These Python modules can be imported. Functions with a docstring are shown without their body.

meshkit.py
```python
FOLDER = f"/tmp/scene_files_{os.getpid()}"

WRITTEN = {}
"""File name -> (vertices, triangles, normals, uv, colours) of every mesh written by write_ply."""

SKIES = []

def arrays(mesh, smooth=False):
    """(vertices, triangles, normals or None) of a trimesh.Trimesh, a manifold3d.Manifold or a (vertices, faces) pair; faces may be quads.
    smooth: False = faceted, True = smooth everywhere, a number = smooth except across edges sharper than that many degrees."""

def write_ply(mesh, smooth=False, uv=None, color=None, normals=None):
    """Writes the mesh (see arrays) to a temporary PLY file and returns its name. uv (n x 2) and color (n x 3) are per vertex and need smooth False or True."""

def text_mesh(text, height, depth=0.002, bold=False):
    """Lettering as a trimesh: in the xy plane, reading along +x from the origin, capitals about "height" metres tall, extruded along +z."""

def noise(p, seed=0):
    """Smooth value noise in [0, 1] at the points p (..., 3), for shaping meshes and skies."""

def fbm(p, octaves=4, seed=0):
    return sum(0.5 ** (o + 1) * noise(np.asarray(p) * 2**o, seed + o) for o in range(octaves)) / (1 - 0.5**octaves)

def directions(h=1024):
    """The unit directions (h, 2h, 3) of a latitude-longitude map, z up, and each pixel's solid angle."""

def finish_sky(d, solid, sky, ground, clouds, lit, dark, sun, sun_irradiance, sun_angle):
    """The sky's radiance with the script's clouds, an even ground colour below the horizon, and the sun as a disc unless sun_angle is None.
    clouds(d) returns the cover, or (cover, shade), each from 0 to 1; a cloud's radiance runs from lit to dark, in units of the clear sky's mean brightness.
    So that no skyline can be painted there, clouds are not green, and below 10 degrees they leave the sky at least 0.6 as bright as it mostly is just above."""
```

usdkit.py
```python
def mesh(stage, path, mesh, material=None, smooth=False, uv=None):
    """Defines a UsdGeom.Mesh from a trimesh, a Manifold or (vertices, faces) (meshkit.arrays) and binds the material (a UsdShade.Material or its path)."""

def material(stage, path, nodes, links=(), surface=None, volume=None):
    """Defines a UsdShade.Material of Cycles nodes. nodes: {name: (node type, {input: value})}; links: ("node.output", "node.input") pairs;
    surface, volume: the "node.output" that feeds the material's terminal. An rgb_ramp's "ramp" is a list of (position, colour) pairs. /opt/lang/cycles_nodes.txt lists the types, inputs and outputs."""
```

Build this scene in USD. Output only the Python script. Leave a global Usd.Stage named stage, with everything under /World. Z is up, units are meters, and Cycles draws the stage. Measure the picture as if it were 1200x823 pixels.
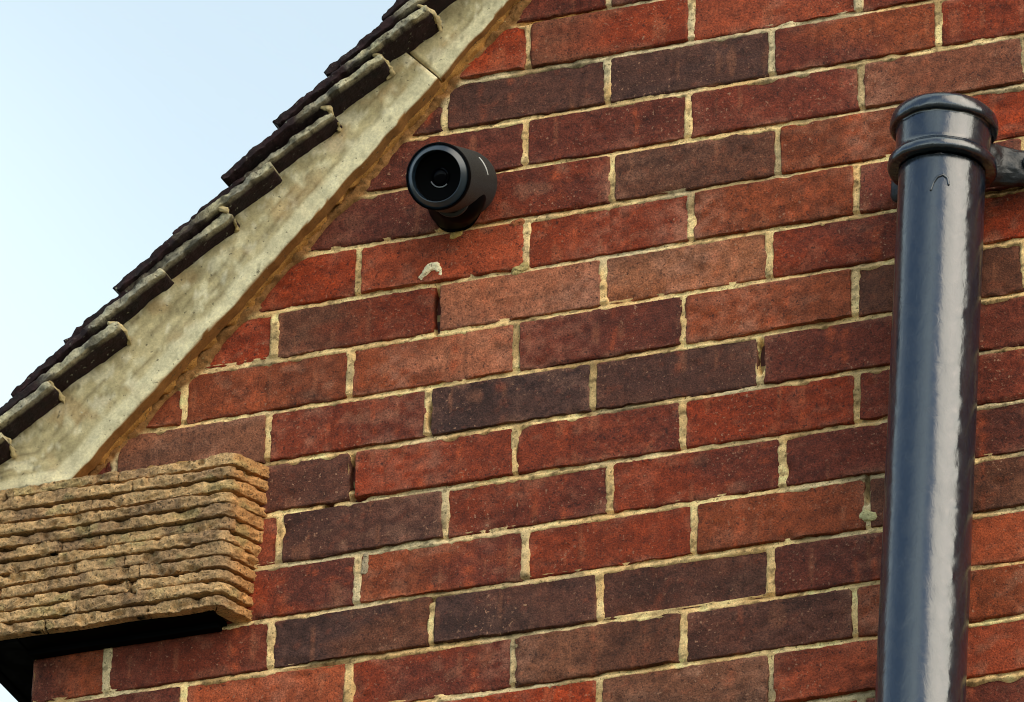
import math
import numpy as np
import trimesh
import manifold3d as m3
from pxr import Usd, UsdGeom, UsdLux, UsdShade, Gf, Sdf, Vt
import usdkit
from meshkit import fbm, noise

stage = Usd.Stage.CreateInMemory()
UsdGeom.SetStageUpAxis(stage, UsdGeom.Tokens.z)
UsdGeom.SetStageMetersPerUnit(stage, 1.0)
UsdGeom.Xform.Define(stage, '/World')
stage.SetDefaultPrim(stage.GetPrimAtPath('/World'))
H0 = 5.856            # height of the local origin (a bed joint level on the gable) above the ground

# ------------------------------------------------------------------ camera
yaw, pitch, roll = 0.35820304, 0.50069875, 0.01970969
f = np.array([-math.sin(yaw) * math.cos(pitch), math.cos(yaw) * math.cos(pitch), math.sin(pitch)])
r = np.array([math.cos(yaw), math.sin(yaw), 0])
u = np.cross(r, f)
rr = math.cos(roll) * r + math.sin(roll) * u
uu = -math.sin(roll) * r + math.cos(roll) * u
cam = UsdGeom.Camera.Define(stage, '/World/camera')
pos = (2.67937833, -7.19131396, -4.20626176 + H0)
M = Gf.Matrix4d(*rr, 0, *uu, 0, *(-f), 0, *pos, 1)
cam.AddTransformOp().Set(M)
cam.CreateHorizontalApertureAttr(36.0)
cam.CreateVerticalApertureAttr(36.0 * 702 / 1024)
cam.CreateFocalLengthAttr(240.0)
cam.CreateClippingRangeAttr((0.05, 10000.0))
cam.CreateExposureAttr(0.80)

# ------------------------------------------------------------------ sky and sun
SUN_AZ, SUN_EL = math.radians(66), math.radians(40)      # azimuth to the right of the wall's outward normal (-y)
sd = np.array([math.sin(SUN_AZ) * math.cos(SUN_EL), -math.cos(SUN_AZ) * math.cos(SUN_EL), math.sin(SUN_EL)])
sky_mat = usdkit.material(stage, '/World/Looks/sky', {
    'tc': ('texture_coordinate', {}),
    'mp': ('mapping', {'location': (1.92, 22.75, 17.73)}),
    'n': ('noise_texture', {'scale': 1.1, 'detail': 4.0, 'roughness': 0.45}),
    'nr': ('map_range', {'from_min': 0.38, 'from_max': 0.64, 'to_min': 0.05, 'to_max': 0.9, 'clamp': True}),
    's': ('sky_texture', {'sky_type': 'single_scattering', 'sun_disc': False, 'sun_elevation': SUN_EL,
                          'sun_rotation': math.atan2(sd[0], sd[1]), 'altitude': 50.0, 'air_density': 1.0, 'aerosol_density': 1.1, 'ozone_density': 1.8}),
    'm': ('mix_color', {'b': (9.2, 10.7, 10.4), 'use_clamp': False}),
    'b': ('background_shader', {'strength': 0.1})},
    [('tc.generated', 'mp.vector'), ('mp.vector', 'n.vector'), ('n.fac', 'nr.value'), ('nr.result', 'm.fac'), ('s.color', 'm.a'), ('m.result', 'b.color')], surface='b.background')
sky = UsdLux.DomeLight.Define(stage, '/World/sky')
UsdShade.MaterialBindingAPI.Apply(sky.GetPrim()).Bind(sky_mat)
sky.GetPrim().SetCustomDataByKey('kind', 'structure')
sun = UsdLux.DistantLight.Define(stage, '/World/sun')
sun.CreateIntensityAttr(0.4)
sun.CreateAngleAttr(66.0)
sun.CreateColorAttr((1.0, 0.86, 0.62))
sun.GetPrim().CreateAttribute('inputs:normalize', Sdf.ValueTypeNames.Bool).Set(True)
zax = sd
xax = np.cross((0, 0, 1), zax); xax /= np.linalg.norm(xax)
yax = np.cross(zax, xax)
sun.AddTransformOp().Set(Gf.Matrix4d(*xax, 0, *yax, 0, *zax, 0, 0, 0, 30, 1))

# ------------------------------------------------------------------ helpers
USED = {}


def numbered(parent, name):
    k = USED.get((parent, name), 0)
    USED[(parent, name)] = k + 1
    return f'{parent}/{name}' + (f'_{k:03d}' if k else '')


def obj(name, mesh, mat, parent='/World', smooth=30, tone=None, label=None):
    """One Mesh prim under parent; tone = a colour per vertex (smooth must then be True or False)."""
    path = numbered(str(parent), name)
    m = usdkit.mesh(stage, path, mesh, mat, smooth=smooth)
    if tone is not None:
        UsdGeom.PrimvarsAPI(m).CreatePrimvar('tone', Sdf.ValueTypeNames.Color3fArray, 'vertex').Set(Vt.Vec3fArray.FromNumpy(np.asarray(tone, np.float32)))
    if label:
        m.GetPrim().SetCustomDataByKey('label', label)
    return path


def tag(path, label, cat, kind=None, group=None):
    p = stage.GetPrimAtPath(path)
    for k, v in (('label', label), ('category', cat), ('kind', kind), ('group', group)):
        if v:
            p.SetCustomDataByKey(k, v)


def thing(name, label, cat, loc=(0, 0, 0)):
    path = numbered('/World', name)
    x = UsdGeom.Xform.Define(stage, path)
    x.AddTranslateOp().Set(Gf.Vec3d(*map(float, loc)))
    tag(path, label, cat)
    return path


def srgb(c):
    c = np.asarray(c, float) / 255
    return np.where(c <= 0.04045, c / 12.92, ((c + 0.055) / 1.055) ** 2.4)


def tri(q):
    q = np.asarray(q)
    return np.vstack([q[:, [0, 1, 2]], q[:, [0, 2, 3]]])


def gridfaces(n, m):
    i = np.arange((n - 1) * m).reshape(n - 1, m)[:, :-1].ravel()
    return np.stack([i, i + m, i + m + 1, i + 1], 1)


def lines(a, b, step, edge):
    """Grid lines from 0 to 1 that crowd at both ends; a..b in metres."""
    L = b - a
    e = [x for x in edge if x < L * 0.35]
    n = max(2, int(round((L - 2 * e[-1]) / step)))
    t = np.r_[e[:-1], np.linspace(e[-1], L - e[-1], n + 1), [L - x for x in e[:-1]][::-1]]
    return t / L


def lathe(profile, n=48, close=False):
    """profile: (radius, height) points from one end to the other; a trimesh about z."""
    a = np.linspace(0, 2 * np.pi, n, endpoint=False)
    p = np.asarray(profile, float)
    v = np.stack([np.outer(p[:, 0], np.cos(a)), np.outer(p[:, 0], np.sin(a)), np.repeat(p[:, 1:2], n, 1)], -1).reshape(-1, 3)
    q = []
    for i in range(len(p) - 1):
        for j in range(n):
            k = (j + 1) % n
            q.append((i * n + j, i * n + k, (i + 1) * n + k, (i + 1) * n + j))
    m = trimesh.Trimesh(v, tri(q), process=True)
    m.update_faces(m.nondegenerate_faces())
    return m


def align(zdir, origin, xhint=(1, 0, 0)):
    z = np.asarray(zdir, float); z /= np.linalg.norm(z)
    x = np.asarray(xhint, float) - np.dot(xhint, z) * z; x /= np.linalg.norm(x)
    T = np.eye(4)
    T[:3, 0], T[:3, 1], T[:3, 2], T[:3, 3] = x, np.cross(z, x), z, origin
    return T


def rbox(x0, x1, y0, y1, z0, z1, r=0.003):
    s = m3.Manifold.sphere(r, 12)
    return m3.Manifold.batch_hull([s.translate((x, y, z)) for x in (x0 + r, x1 - r) for y in (y0 + r, y1 - r) for z in (z0 + r, z1 - r)])


def to_tm(m):
    k = m.to_mesh()
    return trimesh.Trimesh(np.array(k.vert_properties[:, :3]), np.array(k.tri_verts), process=False)


# ------------------------------------------------------------------ materials
def surface_mat(name, use_tone, base=(0.2, 0.2, 0.2), rough=0.85, fine=220.0, contrast=0.45, speck=None, speck_at=0.66, pit=0.36,
                bump=0.5, bump_dist=0.0015, spec=0.25, mid=28.0, mid_contrast=0.25, speck_scale=170.0):
    nodes = {
        'g': ('geometry', {}),
        'n1': ('noise_texture', {'scale': fine, 'detail': 4.0, 'roughness': 0.65}),
        'n2': ('noise_texture', {'scale': mid, 'detail': 3.0, 'roughness': 0.55}),
        'n3': ('noise_texture', {'scale': speck_scale, 'detail': 2.0, 'roughness': 0.5}),
        'r1': ('map_range', {'from_min': 0.25, 'from_max': 0.75, 'to_min': 1 - contrast, 'to_max': 1 + contrast, 'clamp': True}),
        'r2': ('map_range', {'from_min': 0.25, 'from_max': 0.75, 'to_min': 1 - mid_contrast, 'to_max': 1 + mid_contrast, 'clamp': True}),
        'mm': ('math', {'math_type': 'multiply'}),
        'cc': ('combine_color', {}),
        'mul': ('mix_color', {'blend_type': 'multiply', 'fac': 1.0, 'use_clamp': False}),
        'r3': ('map_range', {'from_min': speck_at, 'from_max': speck_at + 0.07, 'to_min': 0.0, 'to_max': 0.75, 'clamp': True}),
        'n4': ('noise_texture', {'scale': 9.0, 'detail': 3.0}),
        'r5': ('map_range', {'from_min': 0.40, 'from_max': 0.62, 'to_min': 0.15, 'to_max': 1.3, 'clamp': True}),
        'ms': ('math', {'math_type': 'multiply'}),
        'sp': ('mix_color', {'b': speck if speck is not None else base, 'use_clamp': False}),
        'r4': ('map_range', {'from_min': pit - 0.06, 'from_max': pit, 'to_min': 0.7, 'to_max': 0.0, 'clamp': True}),
        'pt': ('mix_color', {'b': tuple(0.25 * np.asarray(base)), 'use_clamp': False}),
        'hb': ('math', {'math_type': 'multiply_add', 'value2': 0.6}),
        'bp': ('bump', {'strength': bump, 'distance': bump_dist}),
        'p': ('principled_bsdf', {'roughness': rough, 'specular_ior_level': spec}),
    }
    links = [('g.position', 'n1.vector'), ('g.position', 'n2.vector'), ('g.position', 'n3.vector'), ('n1.fac', 'r1.value'), ('n2.fac', 'r2.value'),
             ('r1.result', 'mm.value1'), ('r2.result', 'mm.value2'), ('mm.value', 'cc.r'), ('mm.value', 'cc.g'), ('mm.value', 'cc.b'), ('cc.color', 'mul.b'),
             ('n3.fac', 'r3.value'), ('n3.fac', 'r4.value'), ('mul.result', 'sp.a'), ('g.position', 'n4.vector'), ('n4.fac', 'r5.value'), ('r3.result', 'ms.value1'), ('r5.result', 'ms.value2'), ('ms.value', 'sp.fac'), ('sp.result', 'pt.a'), ('r4.result', 'pt.fac'),
             ('pt.result', 'p.base_color'), ('n3.fac', 'hb.value1'), ('n1.fac', 'hb.value3'), ('hb.value', 'bp.height'), ('bp.normal', 'p.normal')]
    if use_tone:
        nodes['a'] = ('attribute', {'attribute': 'tone'})
        links.append(('a.color', 'mul.a'))
    else:
        nodes['mul'][1]['a'] = base
    return usdkit.material(stage, '/World/Looks/' + name, nodes, links, surface='p.BSDF')


BRICK = surface_mat('brick', True, (0.10, 0.04, 0.03), 0.8, 430.0, 0.72, (0.38, 0.19, 0.11), 0.645, 0.365, 0.85, 0.0014, 0.3, 75.0, 0.34, 230.0)
MORTAR = surface_mat('mortar', True, (0.42, 0.31, 0.12), 0.95, 480.0, 0.35, (0.55, 0.45, 0.22), 0.68, 0.38, 0.7, 0.0015, 0.1, 70.0, 0.22, 260.0)
BOARD = surface_mat('weathered_board', True, (0.3, 0.26, 0.16), 0.9, 260.0, 0.22, (0.5, 0.46, 0.32), 0.70, 0.33, 0.45, 0.0012, 0.15, 45.0, 0.22, 150.0)
CLAY = surface_mat('weathered_clay', True, (0.1, 0.08, 0.06), 0.9, 330.0, 0.4, (0.42, 0.36, 0.2), 0.67, 0.40, 1.0, 0.0030, 0.2, 80.0, 0.3, 260.0)
TILE = surface_mat('roof_tile', True, (0.08, 0.04, 0.03), 0.85, 300.0, 0.5, (0.34, 0.33, 0.24), 0.67, 0.36, 0.7, 0.0018, 0.25, 90.0, 0.4, 160.0)

FAR_BRICK = usdkit.material(stage, '/World/Looks/far_brick', {
    'g': ('geometry', {}), 'sx': ('separate_xyz', {}), 'ad': ('math', {'math_type': 'add'}), 'cx': ('combine_xyz', {}),
    'b': ('brick_texture', {'scale': 1.0, 'brick_width': 0.225, 'row_height': 0.075, 'mortar_size': 0.005, 'mortar_smooth': 0.1,
                            'color1': (0.16, 0.04, 0.025), 'color2': (0.07, 0.03, 0.025), 'mortar': (0.42, 0.31, 0.13)}),
    'p': ('principled_bsdf', {'roughness': 0.9})},
    [('g.position', 'sx.vector'), ('sx.x', 'ad.value1'), ('sx.y', 'ad.value2'), ('ad.value', 'cx.x'), ('sx.z', 'cx.y'), ('cx.vector', 'b.vector'), ('b.color', 'p.base_color')], surface='p.BSDF')


def simple(name, color, rough, spec=0.5, **kw):
    return usdkit.material(stage, '/World/Looks/' + name, {'p': ('principled_bsdf', {'base_color': color, 'roughness': rough, 'specular_ior_level': spec, **kw})}, [], surface='p.BSDF')


def paint(name, color, rough, ior, scale, strength, dist, stretch=1.0):
    return usdkit.material(stage, '/World/Looks/' + name, {
        'g': ('geometry', {}), 'mp': ('mapping', {'scale': (1, 1, stretch)}),
        'n': ('noise_texture', {'scale': scale, 'detail': 4.0, 'roughness': 0.6, 'distortion': 0.6}),
        'n2': ('noise_texture', {'scale': scale * 5, 'detail': 2.0}),
        'ad': ('math', {'math_type': 'multiply_add', 'value2': 0.12}),
        'rr': ('map_range', {'from_min': 0.3, 'from_max': 0.7, 'to_min': rough * 0.75, 'to_max': rough * 1.4, 'clamp': True}),
        'b': ('bump', {'strength': strength, 'distance': dist}),
        'p': ('principled_bsdf', {'base_color': color, 'roughness': rough, 'ior': ior})},
        [('g.position', 'mp.vector'), ('mp.vector', 'n.vector'), ('mp.vector', 'n2.vector'), ('n2.fac', 'ad.value1'), ('n.fac', 'ad.value3'), ('ad.value', 'b.height'),
         ('n.fac', 'rr.value'), ('rr.result', 'p.roughness'), ('b.normal', 'p.normal')], surface='p.BSDF')


PIPE_PAINT = paint('black_gloss_paint', (0.0015, 0.005, 0.010), 0.20, 1.95, 85.0, 0.27, 0.0014, 0.5)
EAR_PAINT = paint('weathered_black_paint', (0.006, 0.008, 0.010), 0.4, 1.5, 60.0, 0.6, 0.003)
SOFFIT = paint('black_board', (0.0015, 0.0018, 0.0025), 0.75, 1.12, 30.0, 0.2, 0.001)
CAM_BODY = paint('camera_plastic', (0.014, 0.017, 0.016), 0.55, 1.5, 900.0, 0.12, 0.0004)
CAM_RING = simple('camera_ring', (0.006, 0.013, 0.020), 0.30, 0.8, ior=1.55)
CAM_DARK = simple('camera_dark', (0.0008, 0.0008, 0.001), 0.5, 0.04)
CAM_GLASS = simple('camera_glass', (0.001, 0.001, 0.0015), 0.08, 0.06)
CAM_WHITE = simple('white_mark', (0.5, 0.5, 0.47), 0.5)
CAM_GLINT = simple('camera_glint', (0.22, 0.23, 0.24), 0.35, 0.8)  # pale tone of the modelled lens highlight
GROUND = usdkit.material(stage, '/World/Looks/ground', {
    'g': ('geometry', {}), 'n': ('noise_texture', {'scale': 0.4, 'detail': 6.0}),
    'r': ('rgb_ramp', {'ramp': [(0.3, (0.05, 0.055, 0.03)), (0.6, (0.09, 0.08, 0.05)), (0.8, (0.12, 0.10, 0.075))]}),
    'p': ('principled_bsdf', {'roughness': 0.95})}, [('g.position', 'n.vector'), ('n.fac', 'r.fac'), ('r.color', 'p.base_color')], surface='p.BSDF')

# ------------------------------------------------------------------ ground
gm = trimesh.Trimesh([[-3000, -3000, 0], [3000, -3000, 0], [3000, 3000, 0], [-3000, 3000, 0]], [[0, 1, 2], [0, 2, 3]], process=False)
gp = obj('ground', gm, GROUND, smooth=False)
tag(gp, 'ground around the house, below the picture', 'ground', 'structure')

# ------------------------------------------------------------------ the house: gable wall of single bricks
HOUSE = thing('brick_house', 'red brick gable end with yellow mortar, cream bargeboard and tiled roof', 'house', (0, 0, H0))
CORNER = -0.663                                     # the wall's left corner
BLX, BLZ = [-1.2, -0.612, -0.5905, -0.361, -0.248, -0.112, -0.019, 0.6, 2.3], [-0.118, -0.112, -0.0915, 0.141, 0.260, 0.4045, 0.504, 1.15, 2.92]


def board_z(x):                                     # the bargeboard's lower edge
    return np.interp(x, BLX, BLZ)


def board_x(z):
    return np.interp(z, BLZ, BLX)


ROOFC, ROOFS = math.cos(math.radians(43.4)), math.sin(math.radians(43.4))
# backing: the rest of the gable wall, with its front just behind the single bricks
APEX = 2.4
zt = lambda x: 0.945 * x + 0.50
poly = np.array([[CORNER + 0.004, -H0], [2 * APEX - CORNER, -H0], [2 * APEX - CORNER, -0.16], [APEX, zt(APEX)], [CORNER + 0.004, -0.16]])
from shapely.geometry import Polygon
wallm = trimesh.creation.extrude_polygon(Polygon(poly), 0.22, engine='earcut')
wallm.apply_transform(np.array([[1, 0, 0, 0], [0, 0, -1, 0.234], [0, 1, 0, 0], [0, 0, 0, 1]], float))
WALL = obj('gable_wall', wallm, FAR_BRICK, HOUSE, smooth=False)

PAL = {k: srgb(v) * np.array([1.19, 1.08, 0.68]) for k, v in {
    'R': (126, 50, 28), 'R+': (144, 54, 24), 'RM': (114, 47, 30), 'RB': (128, 62, 40), 'M': (98, 44, 36), 'MD': (86, 42, 38),
    'D': (80, 48, 46), 'DD': (68, 45, 48), 'DB': (91, 54, 46), 'B': (116, 67, 56), 'BG': (116, 74, 64), 'P': (154, 94, 80), 'PB': (136, 87, 73),
    'O': (158, 76, 52), 'OR': (142, 65, 46), 'X': (104, 43, 28)}.items()}
# each course from the top: its perpends as measured (metres) and the bricks between them: (tone, second tone, share of the second)
U = 0.1125
COURSES = {
    -5: (None, ''), -4: (None, ''), -3: (None, ''), -2: (None, ''),
    -1: ({-1: -0.11, 1: 0.113, 3: 0.34, 5: 0.56}, 'M MD X RM R'),
    0: ({0: 0.0028, 2: 0.2264, 4: 0.4560}, 'R+ B>R OR RM R'),
    1: ({-1: -0.1126, 1: 0.1128, 3: 0.3385, 5: 0.563}, 'MD D DD M>RB R R'),
    2: ({-2: -0.2265, 0: 0.0006, 2: 0.2247, 4: 0.4592}, 'MD MD M M B B'),
    3: ({-1: -0.11, 1: 0.1203, 3: 0.3464}, 'MD RM>M DB RB R+ R'),
    4: ({-2: -0.2273, 0: 0.0032, 2: 0.229, 4: 0.4511}, 'R+ OR R RB M RM'),
    5: ({-3: -0.3435, -1: -0.1175, 1: 0.1104, 3: 0.3347}, 'R DB>RM P PB R>M R RM'),
    6: ({-4: -0.468, -2: -0.2357, 0: -0.007, 2: 0.2194, 4: 0.4479}, 'RB RB RB>P M>MD RB DB M RM'),
    7: ({-3: -0.3464, -1: -0.1255, 1: 0.0984, 3: 0.3221}, 'M BG RM>M DD D M M'),
    8: ({-4: -0.452, -2: -0.2277, 0: -0.0054, 2: 0.2191, 4: 0.449}, 'M D R>RM RM>M R M M RM'),
    9: ({-3: -0.3251, -1: -0.1, 1: 0.123, 3: 0.3513}, 'M OR D RM>M R>M M MD'),
    10: ({-4: -0.44, -2: -0.2163, 0: 0.01, 2: 0.2357, 4: 0.4612}, 'M R>MD RB>M R RB DB RM R'),
    11: ({-5: -0.5581, -3: -0.3322, -1: -0.1134, 1: 0.11, 3: 0.3366}, 'MD>RB M>X DD>DB DD>D D MD O OR'),
    12: ({-4: -0.4496, -2: -0.2244, 0: -0.0012, 2: 0.2219, 4: 0.4446}, 'MD O R>M BG>DB D RB B M'),
    13: ({-3: -0.335, -1: -0.11, 1: 0.112, 3: 0.336}, 'M RM RB>R R+ BG OR OR R'),
    14: (None, ''), 15: (None, ''), 16: (None, ''), 17: (None, ''),
}
DZ = {0: -0.002, 1: 0.002, 2: 0.0005, 3: 0.004, 4: -0.002, 5: 0.0015, 6: 0.001, 7: -0.0012, 8: 0, 9: -0.0005, 10: -0.001, 11: -0.002, 12: 0.002}
RIGHT = 1.06
RNG = np.random.default_rng(7)
BRICKS = []                                         # x0, x1, z0, z1, tone, second tone, slant at the left
for k, (perp, tones) in COURSES.items():
    zc = (6 - k) * 0.075 + DZ.get(k, 0)
    zn = (5 - k) * 0.075 + DZ.get(k + 1, 0)         # centre of the course below
    zp = (7 - k) * 0.075 + DZ.get(k - 1, 0)
    z0, z1 = (zc + zn) / 2 + 0.0038, (zc + zp) / 2 - 0.0038
    perp = dict(perp or {})
    lo, hi = (-6, 10) if k % 2 == 0 else (-5, 9)
    first = min(perp) if perp else lo
    for c in range(lo, hi + 1, 2):
        if c not in perp and c > (max(perp) if perp else -99):
            perp[c] = c * U + RNG.normal(0, 0.002)
        elif c not in perp and c < first and k not in (0, 1, 2, 3, 4, 5):
            perp[c] = c * U + RNG.normal(0, 0.002)
        elif c not in perp and c < first:
            perp[c] = c * U
    cuts = [CORNER] + [perp[c] for c in sorted(perp) if perp[c] > CORNER + 0.04] + [RIGHT]
    tones = tones.split()
    row = []
    for a, b in zip(cuts[:-1], cuts[1:]):
        top = board_x(z1) - 0.014                   # a cut brick ends just behind the bargeboard
        bot = board_x(z0) - 0.014
        if b < bot + 0.012:
            continue
        a0 = a + 0.0039 if a > CORNER else a
        b0 = b - 0.0039
        row.append((max(a0, bot), max(a0, top), b0, z0, z1))
    for i, q in enumerate(row):
        if i < len(tones):
            t = tones[i]
        else:
            t = RNG.choice(['R', 'RM', 'RB', 'M', 'D', 'DB', 'OR', 'MD'])
        BRICKS.append((*q, t))


def make_brick(i, xb, xt, x1, z0, z1, tone):
    rg = np.random.default_rng(1000 + i)
    edge = [0, 0.0007, 0.0017, 0.0034, 0.006]
    L = x1 - xb
    if L < 0.02:
        return
    s = lines(0, L, 0.0031, edge)
    t = lines(0, z1 - z0, 0.0031, edge)
    S, T = np.meshgrid(s, t, indexing='ij')
    xl = np.minimum(xb + (xt - xb) * T, x1 - 0.004)
    X = xl + (x1 - xl) * S
    Z = z0 + (z1 - z0) * T
    # wandering edges: more near the border, none in the middle
    wl, wr = np.exp(-(X - xl) / 0.012), np.exp(-(x1 - X) / 0.012)
    wb, wt = np.exp(-(Z - z0) / 0.012), np.exp(-(z1 - Z) / 0.012)
    P = np.stack([X, np.full_like(X, 1.7 * i), Z], -1)
    e1 = (fbm(P * 55, 3, 3) - 0.5) * 2
    e2 = (fbm(P * 55 + 40, 3, 5) - 0.5) * 2
    sag = rg.normal(0, 0.0009, 4)
    amp = 0.0030
    X = X + (wl * (e1 * amp + sag[0]) + wr * (e1 * amp + sag[1]))
    Z = Z + (wb * (e2 * amp * 0.8 + sag[2] * np.sin(3 * S + i)) + wt * (e2 * amp * 0.8 + sag[3] * np.sin(3 * S + 2 * i)))
    # rounded corners
    du = np.minimum(X - xl, x1 - X).clip(0)
    dv = np.minimum(Z - z0, z1 - Z).clip(0)
    rc = 0.0045
    c = np.hypot((rc - du).clip(0), (rc - dv).clip(0))
    d = np.where((du < rc) & (dv < rc), rc - c, np.minimum(du, dv))
    d = d.clip(-0.004)
    rad = 0.0017
    h = np.where(d < rad, rad - np.sqrt(np.maximum(rad ** 2 - (rad - np.maximum(d, 0)) ** 2, 0)), 0) + np.where(d < 0, -d * 1.5, 0)
    y = -0.0012 + rg.normal(0, 0.0011) + h
    y = y + (S - 0.5) * rg.normal(0, 0.0012) + (T - 0.5) * rg.normal(0, 0.0012)
    y = y + (fbm(P * 90, 4, 11) - 0.5) * rg.uniform(0.0010, 0.0024)
    chip = (noise(P * 42, 21) - 0.70).clip(0) * np.exp(-np.maximum(d, 0) / 0.007)
    y = y + chip * 0.03
    spall = (fbm(P * 30, 3, 27) - 0.68).clip(0)
    y = y + spall * 0.012
    # crease marks left by the mould
    for _ in range(rg.integers(0, 3)):
        xc = rg.uniform(0.15, 0.85)
        y = y + rg.uniform(0.0006, 0.0020) * np.exp(-((S - xc - 0.05 * (noise(P * 20, 31) - 0.5)) * L / 0.0025) ** 2)
    n, m = X.shape
    front = np.stack([X, y, Z], -1).reshape(-1, 3)
    idx = np.arange(n * m).reshape(n, m)
    border = np.r_[idx[:, 0], idx[-1, 1:], idx[-2::-1, -1], idx[0, -2:0:-1]]
    depth = 0.1 if abs(xb - CORNER) < 1e-6 else 0.03
    back = front[border].copy()
    back[:, 1] = depth
    v = np.vstack([front, back])
    B = len(border)
    q = [np.array(gridfaces(n, m))]
    j = np.arange(B)
    q.append(np.stack([border[j], n * m + j, n * m + (j + 1) % B, border[(j + 1) % B]], 1))
    F = tri(np.vstack(q))
    # face normal must point to -y
    a, b_, c_ = v[F[0]]
    if np.cross(b_ - a, c_ - a)[1] > 0:
        F = F[:, ::-1]
    # the clay's own colour
    two = tone.split('>')
    base = PAL[two[0]]
    Q = np.stack([X, np.full_like(X, 3.1 * i), Z], -1)
    low = fbm(Q * np.array([11, 1, 20]), 3, 51)
    other = PAL[two[1]] if len(two) > 1 else base * (np.array([0.78, 0.84, 0.92]) if rg.random() < 0.6 else np.array([1.25, 1.12, 1.0]))
    if len(two) > 1:
        w = np.clip((S - 0.5) * 2.2 + (low - 0.5) * 3.2 + 0.5, 0, 1)
    else:
        w = np.clip((low - 0.5) * 4.5 + 0.4, 0, 1)
    col = base + (other - base) * w[..., None]
    med = fbm(Q * 80, 4, 61)
    ma = rg.uniform(0.2, 0.75)
    col = col * (1 + ma * (med - 0.5) + rg.normal(0, 0.05))[..., None]
    # orange flecks where the skin has gone, pale lime smears, darker arrises
    hot = np.clip((fbm(Q * 95, 3, 71) - 0.66) * 7, 0, 0.5)
    col = col + (srgb((178, 78, 40)) - col) * hot[..., None] * (0.6 if tone[0] in 'ROX' else 0.22)
    lime = (1.0 if tone[0] in 'ROPB' else 0.45) * np.clip((fbm(Q * np.array([38, 1, 44]), 4, 81) - 0.58) * 4, 0, 0.42) * rg.uniform(0, 1) ** 1.5
    col = col + (srgb((160, 112, 86)) - col) * lime[..., None]
    streak = np.clip((noise(np.stack([X * 95, np.full_like(X, i * 1.0), Z * 16], -1), 91) - 0.84) * 4, 0, 0.22)
    col = col + (srgb((176, 110, 76)) - col) * streak[..., None]
    # salt bloom and run-off that crosses the courses
    G_ = np.stack([X * 13, np.zeros_like(X), Z * 4.5], -1)
    bloom = (1.0 if tone[0] in 'ROPB' else 0.5) * np.clip((fbm(G_, 3, 93) - 0.56) * 4, 0, 1) * np.clip((med - 0.35) * 3.2, 0, 1)
    col = col + (srgb((172, 122, 98)) - col) * bloom[..., None] * 0.42
    # vertical fire marks where the bricks were stacked in the kiln
    for _ in range(rg.integers(0, 3)):
        xc = rg.uniform(0.2, 0.8)
        fm = np.exp(-((S - xc - 0.03 * (noise(Q * 40, 33) - 0.5)) * L / rg.uniform(0.003, 0.008)) ** 2) * np.clip((noise(Q * 90, 35) - 0.3) * 2, 0, 1)
        col = col + (srgb((186, 84, 44)) - col) * fm[..., None] * (0.55 if tone[0] in 'ROMX' else 0.25)
    soot_ = np.clip((fbm(Q * np.array([17, 1, 26]), 4, 97) - 0.50) * 5, 0, 1) * rg.uniform(0, 0.45)
    col = col * (1 - soot_)[..., None]
    worn = np.exp(-np.maximum(d, 0) / 0.005) * np.clip((fbm(Q * 24, 3, 99) - 0.54) * 6, 0, 1) * 0.5
    col = col + (srgb((170, 118, 92)) - col) * worn[..., None]
    edgeDark = np.exp(-np.maximum(d, 0) / 0.0022)
    col = col * (1 - 0.18 * edgeDark * (noise(Q * 60, 95) > 0.35))[..., None]
    tonev = np.vstack([col.reshape(-1, 3), col.reshape(-1, 3)[border]])
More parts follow.
